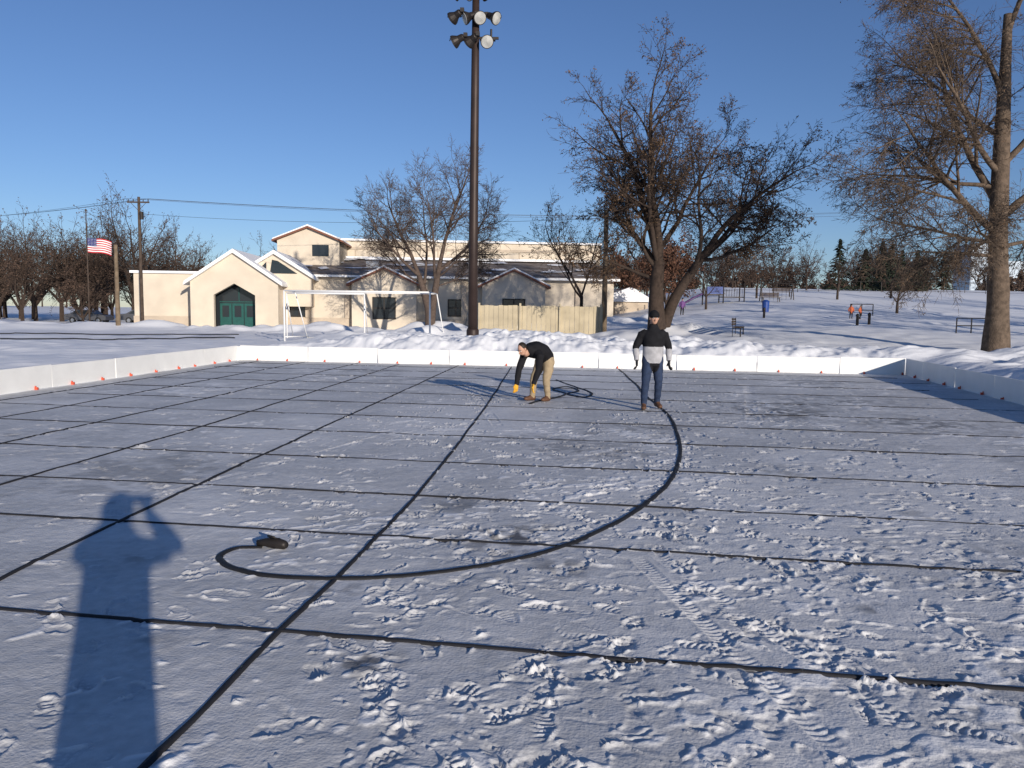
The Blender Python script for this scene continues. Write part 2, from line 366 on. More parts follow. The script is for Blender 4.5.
# ------------------------------------------------------------------ rink boards
be=empty('rink_boards')
def boards(a,b_,name,side):
    a=Vector((a[0],a[1],0)); b_=Vector((b_[0],b_[1],0)); L_=(b_-a).length; t=(b_-a)/L_; s=Vector((-t.y,t.x,0))*side
    mb=MB(); mr=MB(); d=0
    while d<L_-.05:
        l=min(2.43,L_-d); hh=.49+rng.uniform(-.02,.015); off=rng.uniform(-.02,.02)
        c=a+t*(d+l/2)+s*off; c.z=hh/2
        tt=(t+s*rng.uniform(-.008,.008)+Vector((0,0,rng.uniform(-.006,.006)))).normalized()
        mb.obox(c,tt*(l/2-.008),s*.016,Vector((rng.uniform(-.01,.01),rng.uniform(-.01,.01),hh/2)))
        d+=2.44
    d=.6
    while d<L_:
        c=a+t*(d+rng.uniform(-.12,.12))-s*.05; k=rng.uniform(.6,1)
        mr.obox(c+Vector((0,0,.028)),t*.024*k,s*.03,Vector((0,0,.030*k)))
        mr.obox(c+s*.02+Vector((0,0,.068*k)),t*.014,s*.008,Vector((0,0,.02)))
        d+=1.22
    mb.build(name+'_panels',['board'],be); mr.build(name+'_brackets',['red'],be)
boards((-9.3,27.0),(11.87,23.8),'back',1)
boards((xl(0),0.0),(-9.33,27.0),'left',1)
boards((xr(3),3.0),(11.85,23.75),'right',-1)
# ------------------------------------------------------------------ floodlight pole
fx,fy=-1.92,38.0
fe=empty('floodlight_pole',(fx,fy,0))
mb=MB(); mb.tube([(0,0,-.5),(0,0,6),(.02,0,12),(.03,0,17.2)],[.235,.215,.19,.16],16); mb.tube([(0,0,0),(0,0,.85),(0,0,.95)],[.3,.3,.25],16); mb.build('pole_shaft',['bronze'],fe,smooth=True)
mb=MB()
def flood(mb,x,z,tw,y=-.35):
    d=Vector((math.sin(tw),-math.cos(tw)*.85,-.45)).normalized(); c=Vector((x,y,z))
    mb.tube([c-d*.42,c-d*.36,c-d*.15,c+d*.05,c+d*.14],[.10,.15,.17,.29,.31],16,0)
    mb.tube([c+d*.141,c+d*.16],[.28,.27],16,1,round_=.2)
    mb.obox(c-d*.5,(.09,0,0),(0,.12,0),(0,0,.09),0)
    mb.tube([(x-.3,y,z),(x-.3,y+.25,z+.1),(x-.3,0,z+.22)],[.02]*3,6,0); mb.tube([(x+.3,y,z),(x+.3,y+.25,z+.1),(x+.3,0,z+.22)],[.02]*3,6,0)
for z,xs in ((14.15,((-.85,-1.9),(-.2,-2.3),(.55,.2))),(15.2,((-.95,-2.2),(-.35,-1.2),(.2,.35),(.9,.9))),(16.25,((-.85,-2.0),(-.2,-.8),(.5,2.4)))):
    for x,tw in xs: flood(mb,x,z,tw)
    mb.box(-1.1,1.1,-.05,.05,z+.2,z+.3,0)
mb.box(.35,.95,-.1,.15,14.3,14.34,0); mb.tube([(.75,0,14.45),(.75,0,14.8)],[.05,.05],8,0)
mb.build('floodlight_heads',['dark','lens'],fe,smooth=False)
# ------------------------------------------------------------------ trees
def rvec(r): return Vector((r.uniform(-1,1),r.uniform(-1,1),r.uniform(-1,1)))
def leafcard(mb,p,s,r,m):
    a=rvec(r).normalized()*s; b_=rvec(r).normalized()*s*.8
    mb.face((p,p+a,p+a+b_,p+b_),m)
def grow(mb,p,d,L_,r0,lv,maxl,cfg,r):
    nseg=cfg['seg'][lv]; jit=cfg['jit']; pts=[p]; ds=[d]; dd=d.copy(); q=p.copy()
    for i in range(nseg):
        dd=(dd+rvec(r)*jit+Vector((0,0,cfg['trop'][lv]))).normalized(); q=q+dd*(L_/nseg); pts.append(q); ds.append(dd)
    rads=[r0*(1-.72*i/nseg) for i in range(nseg+1)]
    mb.tube(pts,rads,cfg['sides'][lv],0,cap=False)
    if lv>=maxl:
        if cfg['leaf'] and r.random()<cfg['leaf']*cfg['lmask'](q):
            for k in range(cfg['ln']): leafcard(mb,pts[r.randint(1,nseg)]+rvec(r)*cfg['ls']*1.2,cfg['ls'],r,1)
        return
    nc=cfg['n'][lv]
    for k in range(nc):
        t=cfg['t0'][lv]+(1-cfg['t0'][lv])*(k+r.random())/nc; f=t*nseg; i=min(int(f),nseg-1); f-=i
        pp=pts[i].lerp(pts[i+1],f); base=ds[i+1]; ang=math.radians(r.uniform(*cfg['ang'][lv]))
        if k==nc-1: pp=pts[-1]; ang*=.35
        ax=base.cross(rvec(r)).normalized(); nd=Matrix.Rotation(ang,3,ax)@base
        grow(mb,pp,nd,L_*cfg['rat'][lv]*r.uniform(.75,1.2)*(1.15-.45*t),max(rads[i]*.55,cfg['rmin']),lv+1,maxl,cfg,r)
CFG=dict(seg=[3,7,5,4,3,2],sides=[10,7,5,4,3,3],jit=.17,trop=[0,.05,.05,.04,.02,.0],n=[0,9,7,5,4,0],t0=[.4,.25,.2,.15,.1,0],
   ang=[(20,40),(30,60),(30,60),(30,60),(25,60),(20,50)],rat=[.6,.50,.50,.54,.62,.6],rmin=.010,leaf=0,ln=4,ls=.09,lmask=lambda q:1)
def tree(name,base,trunk,limbs,cfg,seed,bark,leafm='leaf',maxl=5,ks=1.0):
    r=random.Random(seed); b0=Vector((base[0],base[1],tz(*base)-.3)); mb=MB()
    for pts,rad in trunk:
        C=catmull([b0+Vector(p) for p in pts],.4); R_=np.interp(np.linspace(0,1,len(C)),np.linspace(0,1,len(rad)),rad)
        mb.tube(C,[float(a)*(1+.10*float(vn(i*.4,seed,.6,60))) for i,a in enumerate(R_)],14,0,cap=True)
    for st,d,L_,rr in limbs: grow(mb,b0+Vector(st),Vector(d).normalized(),L_*ks,rr,1,maxl,cfg,r)
    return mb.build(name,[bark,leafm],smooth=True)
c1=dict(CFG); c1.update(jit=.13,trop=[0,.06,.03,.01,0,0],n=[0,10,8,5,4,0],rmin=.013)
tree('bare_deciduous_tree',(-6.3,60),[([(0,0,0),(-.1,0,1.6),(-.8,0,4.0)],[.36,.3,.2]),([(.1,.1,0),(.25,0,1.8),(.7,0,4.6)],[.3,.26,.18])],
 [((-.8,0,4.0),(-.35,.1,1),6.3,.17),((-.8,0,4),(-1.0,-.1,.7),5.4,.13),((.7,0,4.6),(.2,-.1,1),7.3,.17),((.7,0,4.4),(.9,.2,.75),5.8,.14),((-.4,0,3.4),(.1,.5,1),6.3,.12),((.4,0,3.8),(-.1,-.6,1),6.0,.12),((.6,0,3.9),(1,-.3,.5),4.8,.09),((-.6,0,3.4),(-1,.4,.4),4.9,.09),((.5,0,3.2),(1,.1,.25),3.6,.07)],c1,3,'bark1')
c2=dict(CFG); c2.update(jit=.22,trop=[0,.01,.02,.0,-.02,0],leaf=.62,ln=4,ls=.075,rmin=.013,lmask=lambda q:.35+1.0*max(0,min(1,mnoise.noise(q*.35)+.3)))
tree('large_oak_tree',(8.2,45),[([(0,0,0),(-.05,0,1),(-.1,0,2.4),(.0,0,4.0)],[.58,.44,.38,.32]),([(.35,.2,0),(.9,.2,1.7),(1.8,.1,3.3),(2.8,0,4.8)],[.36,.30,.25,.2])],
 [((0,0,4.0),(-.30,.05,1),8.2,.25),((0,0,3.9),(.14,-.1,1),8.7,.26),((-.05,0,3.7),(-.85,.0,.85),5.4,.17),((0,0,3.8),(-.6,-.5,1),6.5,.17),((.0,0,3.8),(.3,.7,1),7.5,.17),
  ((2.8,0,4.8),(.45,0,1),6.0,.17),((2.8,0,4.7),(.95,.2,.6),4.9,.15),((2.4,0,4.1),(.95,-.5,.2),4.3,.12),((1.8,0,3.3),(.3,-.5,1),6.6,.14),((-.1,0,3.0),(-1,.3,.4),4.2,.12),((0,0,4.6),(.65,.1,.9),7.0,.16),((-.1,0,3.6),(-.8,-.3,.6),4.7,.13),((2.3,0,4),(.8,.3,.8),5.5,.12)],c2,11,'bark2')
c3=dict(CFG); c3.update(jit=.15,trop=[0,-.01,-.03,-.05,-.06,-.05],n=[0,12,8,6,4,0],leaf=.12,ln=3,ls=.06,rmin=.010)
tree('tall_elm_tree',(21.75,35.5),[([(0,0,0),(-.05,0,.6),(-.1,0,3),(-.3,0,6),(-.4,0,10),(-.5,0,15)],[.66,.44,.38,.34,.26,.17])],
 [((-.3,0,5.6),(-.85,-.1,.7),7.0,.17),((-.35,0,6.8),(-.5,.2,1),7.6,.18),((-.4,0,8.2),(-.8,-.3,.7),6.4,.14),((-.5,0,11.5),(-.5,0,1),6.0,.13),((-.5,0,14),(.1,0,1),5,.13),((-.3,0,6.2),(.8,.1,.8),7.5,.19),((-.4,0,8.5),(.6,-.3,1),7,.15),((-.2,0,4.6),(-1,-.2,.12),4.8,.09),((-.2,0,5.0),(.9,.3,.3),4.5,.1),((-.4,0,9.8),(-.75,.5,.7),6,.12),((-.2,0,4.8),(-.75,-.7,.25),4.8,.09),((-.2,0,5.2),(-.9,.5,.35),5.2,.1),((-.4,0,7.6),(-.95,.1,.35),5.6,.11)],c3,21,'bark3')
c4=dict(CFG); c4.update(n=[0,7,6,4,3,0],leaf=.35,ls=.08,ln=3)
tree('thin_bare_tree',(5.0,58),[([(0,0,0),(0,0,3)],[.16,.12])],[((0,0,3),(-.4,0,1),5.8,.1),((0,0,2.8),(-.95,.1,.7),4.8,.08),((0,0,3),(.4,-.2,1),5,.08)],c4,31,'bark2',maxl=5)
for i,(x,y,h_) in enumerate(((17.5,72,4.2),(24.5,80,4.2),(31,76,4.0),(30,62,3.4),(38,80,5),(22,92,5.5),(44,90,6),(27,98,5),(35,95,5.5))):
    cc=dict(CFG); cc.update(n=[0,6,5,4,0,0],leaf=.3,ln=3,ls=.08,seg=[3,5,4,3,2,2])
    tree('young_park_tree',(x,y),[([(0,0,0),(0,0,h_*.35)],[.12,.09])],[((0,0,h_*.35),(rng.uniform(-.3,.3),0,1),h_*.6,.07),((0,0,h_*.33),(-.7,.2,.9),h_*.5,.05),((0,0,h_*.34),(.7,-.2,.9),h_*.5,.05)],cc,50+i,'bark2','leafd',maxl=4)
cc=dict(CFG); cc.update(n=[0,7,6,4,0,0],rmin=.02)
for i,(x,y) in enumerate(((40,40),(36,30),(52,52),(47,33))):
    tree('park_shade_tree',(x,y),[([(0,0,0),(0,0,3.5)],[.42,.32])],[((0,0,3.5),(-.3,0,1),8,.22),((0,0,3.3),(.6,.2,1),7.5,.2),((0,0,3.2),(-.8,.3,.8),6.5,.17),((0,0,3.4),(.1,-.8,.9),6.5,.17)],cc,90+i,'bark1',maxl=4)
def mass(name,items,seed,leafm='leafd',leaf=.9,ls=.28,ln=4,n=(0,6,5,4,0,0)):
    r=random.Random(seed); mb=MB()
    for x,y,h_ in items:
        cc=dict(CFG); cc.update(n=list(n),leaf=leaf,ln=ln,ls=ls,seg=[2,4,3,2,2,2],sides=[5,5,4,3,3,3],rmin=.022,jit=.24,rat=[.6,.55,.55,.6,.6,.6])
        b0=Vector((x,y,tz(x,y)-.3)); t=h_*r.uniform(.10,.22)
        mb.tube([b0,b0+Vector((0,0,t+.3))],[h_*.024,h_*.018],6,0,cap=False)
        for k in range(5):
            a=k*1.26+r.random(); sp=r.uniform(.15,.85)
            grow(mb,b0+Vector((0,0,t)),Vector((math.cos(a)*sp,math.sin(a)*sp,1)).normalized(),h_*r.uniform(.42,.62),h_*.013,1,4,cc,r)
    return mb.build(name,['bark2',leafm])
r=random.Random(77)
L1=[(r.uniform(-95,-44),r.uniform(90,118),r.uniform(11,16)) for _ in range(32)]+[(-44.5,82,6.8),(-52,84,9.5)]
mass('distant_oak_trees',L1,1,leaf=.5,ls=.13,ln=4,n=(0,7,5,4,0,0))
L2=[(r.uniform(-54,-18),r.uniform(108,135),r.uniform(9,13.5)) for _ in range(16)]
mass('distant_bare_trees',L2,2,leaf=.2,ls=.13)
L3=[(r.uniform(12,75),r.uniform(112,150),r.uniform(6,9.5)) for _ in range(30)]+[(r.uniform(60,120),r.uniform(110,150),r.uniform(6,9)) for _ in range(12)]
mass('distant_park_trees',L3,3,leaf=.45,ls=.16)
mass('reddish_oak_trees',[(14.5,75,7.5),(17,84,8),(12,88,7)],4,'leafr',leaf=1.0,ls=.17,ln=6)
L5=[(-230+460*i/95+r.uniform(-3,3),r.uniform(200,290),r.uniform(11,17) if i<55 else r.uniform(6,9)) for i in range(96)]
mass('horizon_tree_line',L5,5,leaf=1,ls=.5,ln=3,n=(0,5,4,3,0,0))
mb=MB(); r=random.Random(9)
for _ in range(11):
    x=r.uniform(38,60); y=r.uniform(104,118); h_=r.uniform(4.5,7.5)
    if _<4: x=40+_*3.2; y=98; h_=r.uniform(5,6.5)
    z0=tz(x,y)-.2; mb.tube([(x,y,z0),(x,y,z0+h_)],[.15,.03],5,0,cap=False)
    for k in range(380):
        t=r.random()**1.3; rad=(1-t)*h_*.40*(.8+.3*math.sin(t*25+_))*r.uniform(.35,1.1); a=r.uniform(0,6.28)
        c=Vector((x+math.cos(a)*rad,y+math.sin(a)*rad,z0+.4+t*(h_-.4)-rad*.15))
        o=Vector((math.cos(a),math.sin(a),-.35))*r.uniform(.3,.6); s_=Vector((-math.sin(a),math.cos(a),r.uniform(-.3,.3)))*r.uniform(.12,.28)
        mb.face((c-s_,c+o,c+s_,c-o*.3+Vector((0,0,.1))),1)
mb.build('distant_evergreen_trees',['bark2','needle'])
# ------------------------------------------------------------------ community building
bx,by=-33.8,70.0
B=empty('community_center_building',(bx,by,0),math.radians(4.5))
def part(name,fn,mats,smooth=False):
    mb=MB(); fn(mb); return mb.build(name,mats,B,smooth)
def walls(mb):
    mb.box(0,12.9,1,16,-.5,4.8,0)
    mb.box(12.9,43.5,1.4,14,-.5,4.7,0)
    mb.box(15,44.5,14,34,-.5,9.1,0)
    mb.box(11.2,17.2,8,13.98,4.7,8.9,0)
part('walls',walls,['cream'])
def bands(mb):
    mb.box(-.06,13,.92,.998,-.5,1.0,0); mb.box(12.96,43.56,1.32,1.398,-.5,1.0,0)
    for x in np.arange(15,43.4,3.55): mb.box(x,x+.45,1.2,1.396,1.0,4.6,0)
    mb.box(14.94,44.56,13.9,13.998,8.2,8.45,0)
    for x in np.arange(18,44,4.4): mb.box(x,x+.12,13.93,13.997,5.8,8.2,0)
part('wall_bands',bands,['tan'])
def roof(mb):
    b=len(mb.v)
    mb.v+=[(12.7,.6,4.72),(43.9,.6,4.72),(43.9,13.9,7.0),(12.7,13.9,7.0),(12.7,.6,4.95),(43.9,.6,4.95),(43.9,13.9,7.2),(12.7,13.9,7.2)]
    for q_ in ((0,3,2,1),(4,5,6,7),(0,1,5,4),(1,2,6,5),(2,3,7,6),(3,0,4,7)): mb.f.append(tuple(b+i for i in q_)); mb.m.append(0)
    mb.box(20,21.2,6,7,5.6,6.5,1); mb.box(30,31,9,10,6,7.1,1)
part('shingle_roof',roof,['shingle','alu'])
def caps(mb):
    mb.box(-.25,8,.75,16.2,4.81,5.02,0); mb.box(14.8,44.7,13.7,34.2,9.11,9.32,0)
    mb.box(12.5,43.9,.45,.58,4.70,4.9,1)
    rr=random.Random(4)
    for k in range(34):
        x=rr.uniform(13,41); w_=rr.uniform(.5,2.8); y=rr.uniform(1.0,12); l=rr.uniform(.5,2.2)
        n=12; cx,cy=x+w_/2,y+l/2; P_=[]
        for j in range(n):
            a=2*math.pi*j/n; px=cx+w_/2*math.cos(a)*rr.uniform(.6,1.15); py=min(max(cy+l/2*math.sin(a)*rr.uniform(.6,1.15),.7),13.7)
            P_.append((px,py,5.0+k*.004+(py-.6)*.1695))
        mb.face(P_,0)
    mb.box(13,43.8,12.6,13.7,7.14,7.38,0)
part('snow_and_fascia',caps,['snow','white'])
def gable(mb,c,hw,y0,y1,ze,zp,over=.45,th=.2,z0=-.5,inner=None):
    if inner is None: mb.prism([(c-hw,z0),(c+hw,z0),(c+hw,ze),(c,zp),(c-hw,ze)],y0,y1,0)
    else:
        a,ie,ip=inner; O=[(c-hw,z0),(c-hw,ze),(c,zp),(c+hw,ze),(c+hw,z0)]; I=[(c-a,z0),(c-a,ie),(c,ip),(c+a,ie),(c+a,z0)]
        for i in range(4): mb.prism([O[i],O[i+1],I[i+1],I[i]],y0,y0+.5,0)
        mb.prism([(c-hw,z0),(c-hw,ze),(c-hw+.25,ze),(c-hw+.25,z0)],y0+.5,y1,0); mb.prism([(c+hw-.25,z0),(c+hw-.25,ze),(c+hw,ze),(c+hw,z0)],y0+.5,y1,0)
    sl=(zp-ze)/hw; ex=hw+over
    for sgn in (-1,1):
        A=[(c,zp+.01),(c+sgn*ex,zp-sl*ex+.01),(c+sgn*ex,zp-sl*ex+th),(c,zp+th)]
        if sgn<0: A=A[::-1]
        mb.prism(A,y0-over,y1+.05,1)
        A=[(p,z+th) for p,z in [(c,zp+.0),(c+sgn*(ex-.05),zp-sl*(ex-.05)),(c+sgn*(ex-.05),zp-sl*(ex-.05)+.12),(c,zp+.15)]]
        if sgn<0: A=A[::-1]
        mb.prism(A,y0-over+.08,y1+.03,2)
part('entry_gable',lambda mb:gable(mb,9.6,3.7,-2.2,8,4.0,6.5,inner=(1.75,2.9,3.9)),['cream','white','snow'])
part('rear_gable',lambda mb:gable(mb,12.6,3.2,-.2,9.5,4.6,6.6,z0=2),['cream','white','snow'])
part('lobby_gable',lambda mb:gable(mb,14.2,3.0,7.6,20,8.5,9.7,z0=4),['cream','trim','snow'])
part('wing_gable_a',lambda mb:gable(mb,22.2,2.9,.3,6,4.1,5.45),['cream','trim','snow'])
part('wing_gable_b',lambda mb:gable(mb,34.0,2.9,.3,6,4.1,5.45),['cream','trim','snow'])
def doors(mb):
    mb.box(7.6,11.6,-.6,-.5,-.3,4.2,2)
    for x in (7.95,9.0,10.05):
        mb.box(x,x+.98,-.68,-.6,.1,2.2,0); mb.box(x+.2,x+.78,-.70,-.682,1.0,2.0,1)
    mb.box(7.9,11.1,-.66,-.6,2.3,2.38,0); mb.box(9.56,9.62,-.66,-.602,2.38,4,0)
part('entrance_doors',doors,['teal','glass','glass'])
def wins(mb):
    def win(x0,x1,z0,z1,y):
        mb.box(x0,x1,y-.03,y-.004,z0,z1,0)
        for xx in np.linspace(x0,x1,3): mb.box(xx-.05,xx+.05,y-.07,y-.031,z0-.05,z1+.05,1)
        for zz in (z0,(z0+z1)/2,z1): mb.box(x0-.05,x1+.05,y-.065,y-.032,zz-.05,zz+.05,1)
    win(21.2,23.2,1.0,2.9,.3); win(33.0,35.0,1.1,2.9,.3); win(13.6,15.2,1.1,2.9,1.4); win(28,29.4,1.3,2.8,1.4)
    mb.prism([(12.2,4.9),(14.6,4.9),(12.9,6.0),(12.4,6.1)],-.26,-.205,0)
    mb.prism([(10.9,4.9),(11.9,4.9),(11.9,5.9)],-.26,-.205,0)
    mb.box(14.6,16.2,7.52,7.595,7.0,8.1,0)
part('windows',wins,['glass','dark'])
sh=empty('snow_roofed_shed',(11.5,86,0.4),math.radians(6))
mb=MB(); mb.box(-.5,3.2,0,6,-.5,2.6,0); mb.build('walls',['tan'],sh)
mb=MB(); mb.prism([(-1,2.61),(3.7,2.61),(3.7,2.8),(1.2,4.2),(-1,3.4)],-.4,6.4,0); mb.build('roof',['snow'],sh)
we=empty('wood_enclosure_fence',(-2.1,50,0))
mb=MB(); x=0
while x<7.6:
    hh=2.15+rng.uniform(-.03,.03); mb.box(x,x+.285,rng.uniform(-.012,.012),.05,-.2,hh,0); x+=.30
for zz in(.5,1.7): mb.box(0,7.6,.06,.12,zz,zz+.1,0)
y=.1
while y<5: mb.box(7.6,7.65,y,y+.28,-.2,2.13,0); mb.box(-.06,-.01,y,y+.28,-.2,2.13,0); y+=.30
for xx in (-.08,2.5,5.0,7.58): mb.box(xx,xx+.12,-.13,-.015,-.2,2.3,0)
mb.build('fence_pickets',['wood2'],we)
# ------------------------------------------------------------------ soccer goals
ge=empty('soccer_goal',(-12.4,43,0)); mb=MB(); z0=-.1; R=.05
g=lambda pts,rr=R: mb.tube(pts,[rr]*len(pts),10,0)
for x in (0,7.9):
    g([(x,0,z0),(x,0,2.75)]); g([(x,0,2.75),(x+.25,1.3,2.7)],.03); g([(x+.25,1.3,2.7),(x+.6,2.6,z0+.1)],.03); g([(x,0,.25),(x+.6,2.6,.2)],.03)
g([(0,0,2.75),(7.9,0,2.75)]); g([(.25,1.3,2.7),(8.15,1.3,2.7)],.025)
g([(.6,2.6,.15),(8.5,2.6,.15)],.03)
mb.build('goal_frame',['white'],ge,smooth=True)
g2=empty('practice_goal',(-13.4,47,0)); mb=MB()
for x in (0,4.6): g([(x,0,-.1),(x,0,2.7)],.045); g([(x,0,2.7),(x-.1,1.6,.1)],.03)
g([(0,0,2.7),(4.6,0,2.7)],.045); mb.build('goal_frame',['white'],g2,smooth=True)
# ------------------------------------------------------------------ poles, lines, flag
def upole(name,x,y,h_,arm=True,r0=.17,mt='wood'):
    e=empty(name,(x,y,tz(x,y)-.2)); mb=MB(); mb.tube([(0,0,0),(0,0,h_)],[r0,r0*.7],12,0)
    if arm:
        mb.box(-.9,.9,-.16,-.08,h_-.5,h_-.38,0); mb.tube([(-.7,-.1,h_-.4),(0,-.1,h_-1.1)],[.02]*2,6,0); mb.tube([(.7,-.1,h_-.4),(0,-.1,h_-1.1)],[.02]*2,6,0)
        for xx in (-.8,-.4,.4,.8): mb.tube([(xx,-.1,h_-.38),(xx,-.1,h_-.2)],[.035,.045],8,1)
        mb.tube([(.24,-.1,h_-1.8),(.24,-.1,h_-1.2)],[.16,.16],12,1)
    mb.build('pole',[mt,'dark'],e); return e
upole('utility_pole',-30.4,65,10.8,r0=.15); upole('utility_pole',6.1,53,8.4,arm=False,r0=.2,mt='woodl'); upole('wooden_post_pole',-29.9,60,6.2,arm=False,r0=.18,mt='woodl')
pe=empty('power_lines'); mb=MB()
def wire(a,b_,sag,rr=.012):
    a=Vector(a);b_=Vector(b_); P=[]
    for i in range(25):
        t=i/24; p=a.lerp(b_,t); p.z-=sag*4*t*(1-t); P.append(p)
    mb.tube(P,[rr]*25,5,0)
for dx,dz in ((-.8,0),(.4,.0),(.8,-.0)):
    wire((-30.4+dx,64.9,10.5),(-82+dx,92,11.6+dx*.3),1.0); wire((-30.4+dx,64.9,10.5),(48,88,13.6+dx*.3),1.2)
wire((-30.4,64.9,9.3),(6.1,53,8.0),.5); mb.build('wires',['dark'],pe)
fl=empty('flag_pole',(-37.4,70,0)); mb=MB(); mb.tube([(0,0,-.2),(0,0,5),(0,0,10.1)],[.08,.06,.04],12,0); mb.ell((0,0,10.15),(.09,.09,.09),0); mb.build('pole',['wood'],fl,smooth=True)
mb=MB(); nxn,nz=26,13; W,H=2.15,1.25
for j in range(nz+1):
    for i in range(nxn+1):
        u=i/nxn; v=j/nz; mb.v.append((.06+u*W*.97,math.sin(u*9+v)*.10*u+.0,7.75-v*H-.28*u*u-.04*math.sin(u*7)))
for j in range(nz):
    for i in range(nxn):
        a=j*(nxn+1)+i; mb.f.append((a,a+1,a+nxn+2,a+nxn+1))
        mb.m.append(2 if (i<10 and j<7) else (0 if j%2==0 else 1))
for sy in range(5):
    for sx in range(6):
        u=(sx*1.6+1)/nxn; v=(sy*1.3+.9)/nz; x=.06+u*W*.97; y=math.sin(u*9+v)*.1*u-.012; z=7.75-v*H-.28*u*u-.04*math.sin(u*7)
        mb.face([(x+.035*math.cos(a)*(1 if k%2 else .45),y,z+.035*math.sin(a)*(1 if k%2 else .45)) for k,a in enumerate(np.linspace(0,2*math.pi,11)[:10])],1)
mb.build('american_flag',['flagred','white','flagblue'],fl)
# ------------------------------------------------------------------ park furniture on the right
def ground_empty(name,x,y,rz=0): return empty(name,(x,y,tz(x,y)),rz)
e=ground_empty('playground_structure',18.5,76); mb=MB()
for x,y in ((0,0),(1.6,0),(0,1.6),(1.6,1.6),(3.6,0),(3.6,1.6)): mb.tube([(x,y,-.3),(x,y,2.2)],[.06,.06],8,1)
mb.box(0,1.6,0,1.6,1.0,1.1,1); mb.box(1.6,3.6,.2,1.4,.8,.88,1)
for s_ in (0,.55): mb.tube([(-.1,.5+s_,1.2),(-1,.5+s_,.8),(-2.0,.5+s_,.2)],[.05]*3,6,2)
mb.face([(-.1,.5,1.1),(-.1,1.05,1.1),(-2.0,1.05,.12),(-2.0,.5,.12)],2)
mb.box(0,1.6,-.02,.02,1.12,1.8,0)
for k in range(8): mb.tube([(1.7+k*.25,.2,.9),(1.7+k*.25,.2,1.6)],[.02]*2,5,1)
for xx in (5.2,8.2): mb.tube([(xx,-.6,-.3),(xx,0,2.2),(xx,.6,-.3)],[.05]*3,6,1)
mb.tube([(5.2,0,2.2),(8.2,0,2.2)],[.05]*2,6,1)
for xx in (6,7.2):
    for d_ in (0,.4): mb.tube([(xx+d_,0,2.2),(xx+d_,0,.5)],[.012]*2,4,1)
    mb.box(xx-.02,xx+.42,-.12,.12,.45,.49,0)
mb.build('play_frame',['blue','dark','purple'],e)
def bench(x,y,rz):
    e=ground_empty('park_bench',x,y,rz); mb=MB()
    for k in range(3): mb.box(-.9,.9,-.2+k*.15,-.07+k*.15,.44,.48,0)
    for k in range(3): mb.box(-.9,.9,.27,.30,.55+k*.13,.65+k*.13,0)
    for xx in (-.8,.75): mb.box(xx,xx+.06,-.18,-.12,-.2,.44,1); mb.box(xx,xx+.06,.24,.268,-.2,.95,1); mb.box(xx+.01,xx+.05,-.12,.24,.38,.43,1)
    mb.build('bench_slats',['wood','dark'],e)
bench(12.0,42,1.2); bench(27,80,-.2); bench(24,74,.1)
def railing(x,y,n,sp,h):
    e=ground_empty('pipe_railing',x,y,.1); mb=MB()
    for k in range(n): mb.tube([(k*sp,0,-.3),(k*sp,0,h)],[.035]*2,8,0)
    for zz in (h*.5,h): mb.tube([(0,0,zz),((n-1)*sp,0,zz)],[.03]*2,8,0)
    mb.build('rails',['dark'],e)
railing(25.2,45,4,.9,.85); railing(25.5,60,3,.9,.9)
for (x,y) in ((22.6,52),(23.6,52.5),(19,60)):
    e=ground_empty('black_bollard',x,y); mb=MB(); mb.tube([(0,0,-.2),(0,0,.6),(0,0,.66),(0,0,.75)],[.09,.09,.12,.08],12,0,round_=.6); mb.build('bollard_post',['dark'],e,smooth=True)
e=ground_empty('blue_trash_bin',21.0,66); mb=MB(); mb.tube([(0,0,-.1),(0,0,.8),(0,0,.85),(0,0,.98)],[.26,.3,.33,.12],14,0); mb.build('bin_body',['blue'],e,smooth=False)
def pipe_fence(x0,x1,y,n):
    e=ground_empty('chain_link_fence',x0,y); mb=MB(); zb=tz(x0,y); pr=None
    for k in range(n+1):
        x=(x1-x0)*k/n; z=tz(x0+x,y)-zb; mb.tube([(x,0,z-.2),(x,0,z+1.2)],[.035]*2,6,0)
        if pr: mb.tube([(pr[0],0,pr[1]+1.2),(x,0,z+1.2)],[.025]*2,6,0); mb.tube([(pr[0],0,pr[1]+.15),(x,0,z+.15)],[.02]*2,6,0)
        pr=(x,z)
    mb.build('fence_rails',['dark'],e)
pipe_fence(18,70,90,22)
def car(x,y,rz):
    e=ground_empty('parked_car',x,y,rz); mb=MB()
    prof=[(-2.2,.35),(2.2,.35),(2.25,.75),(2.0,.9),(1.1,1.0),(.5,1.42),(-.9,1.45),(-1.6,1.05),(-2.15,.98),(-2.25,.7)]
    mb.prism(prof,-.85,.85,0); mb.prism([(.95,1.0),(.45,1.36),(-.2,1.37),(-.2,1.0)],-.858,-.852,1); mb.prism([(-.3,1.0),(-.3,1.37),(-.85,1.38),(-1.35,1.03)],-.858,-.852,1)
    for xx in (-1.35,1.4):
        for yy in (-.87,.67): mb.tube([(xx,yy,.33),(xx,yy+.2,.33)],[.33,.33],18,2)
        mb.tube([(xx,-.885,.33),(xx,-.872,.33)],[.19,.19],12,3)
    mb.build('car_body',['carpaint','glass','rubber','alu'],e)
car(-39,84,.1); car(-46,86,0)
mb=MB(); e=empty('office_tower',(356,600,0))
mb.box(-12,12,0,24,0,57,0); mb.box(12.01,34,8,30,0,45,0)
for k in range(13): mb.box(-12.15,12.15,-.2,-.1,4+k*3.9,5.6+k*3.9,1)
for k in range(7): mb.box(-11.5+k*3.6,-11+k*3.6,-.4,-.21,0,55,0)
mb.build('tower_block',['tower','towerw'],e)
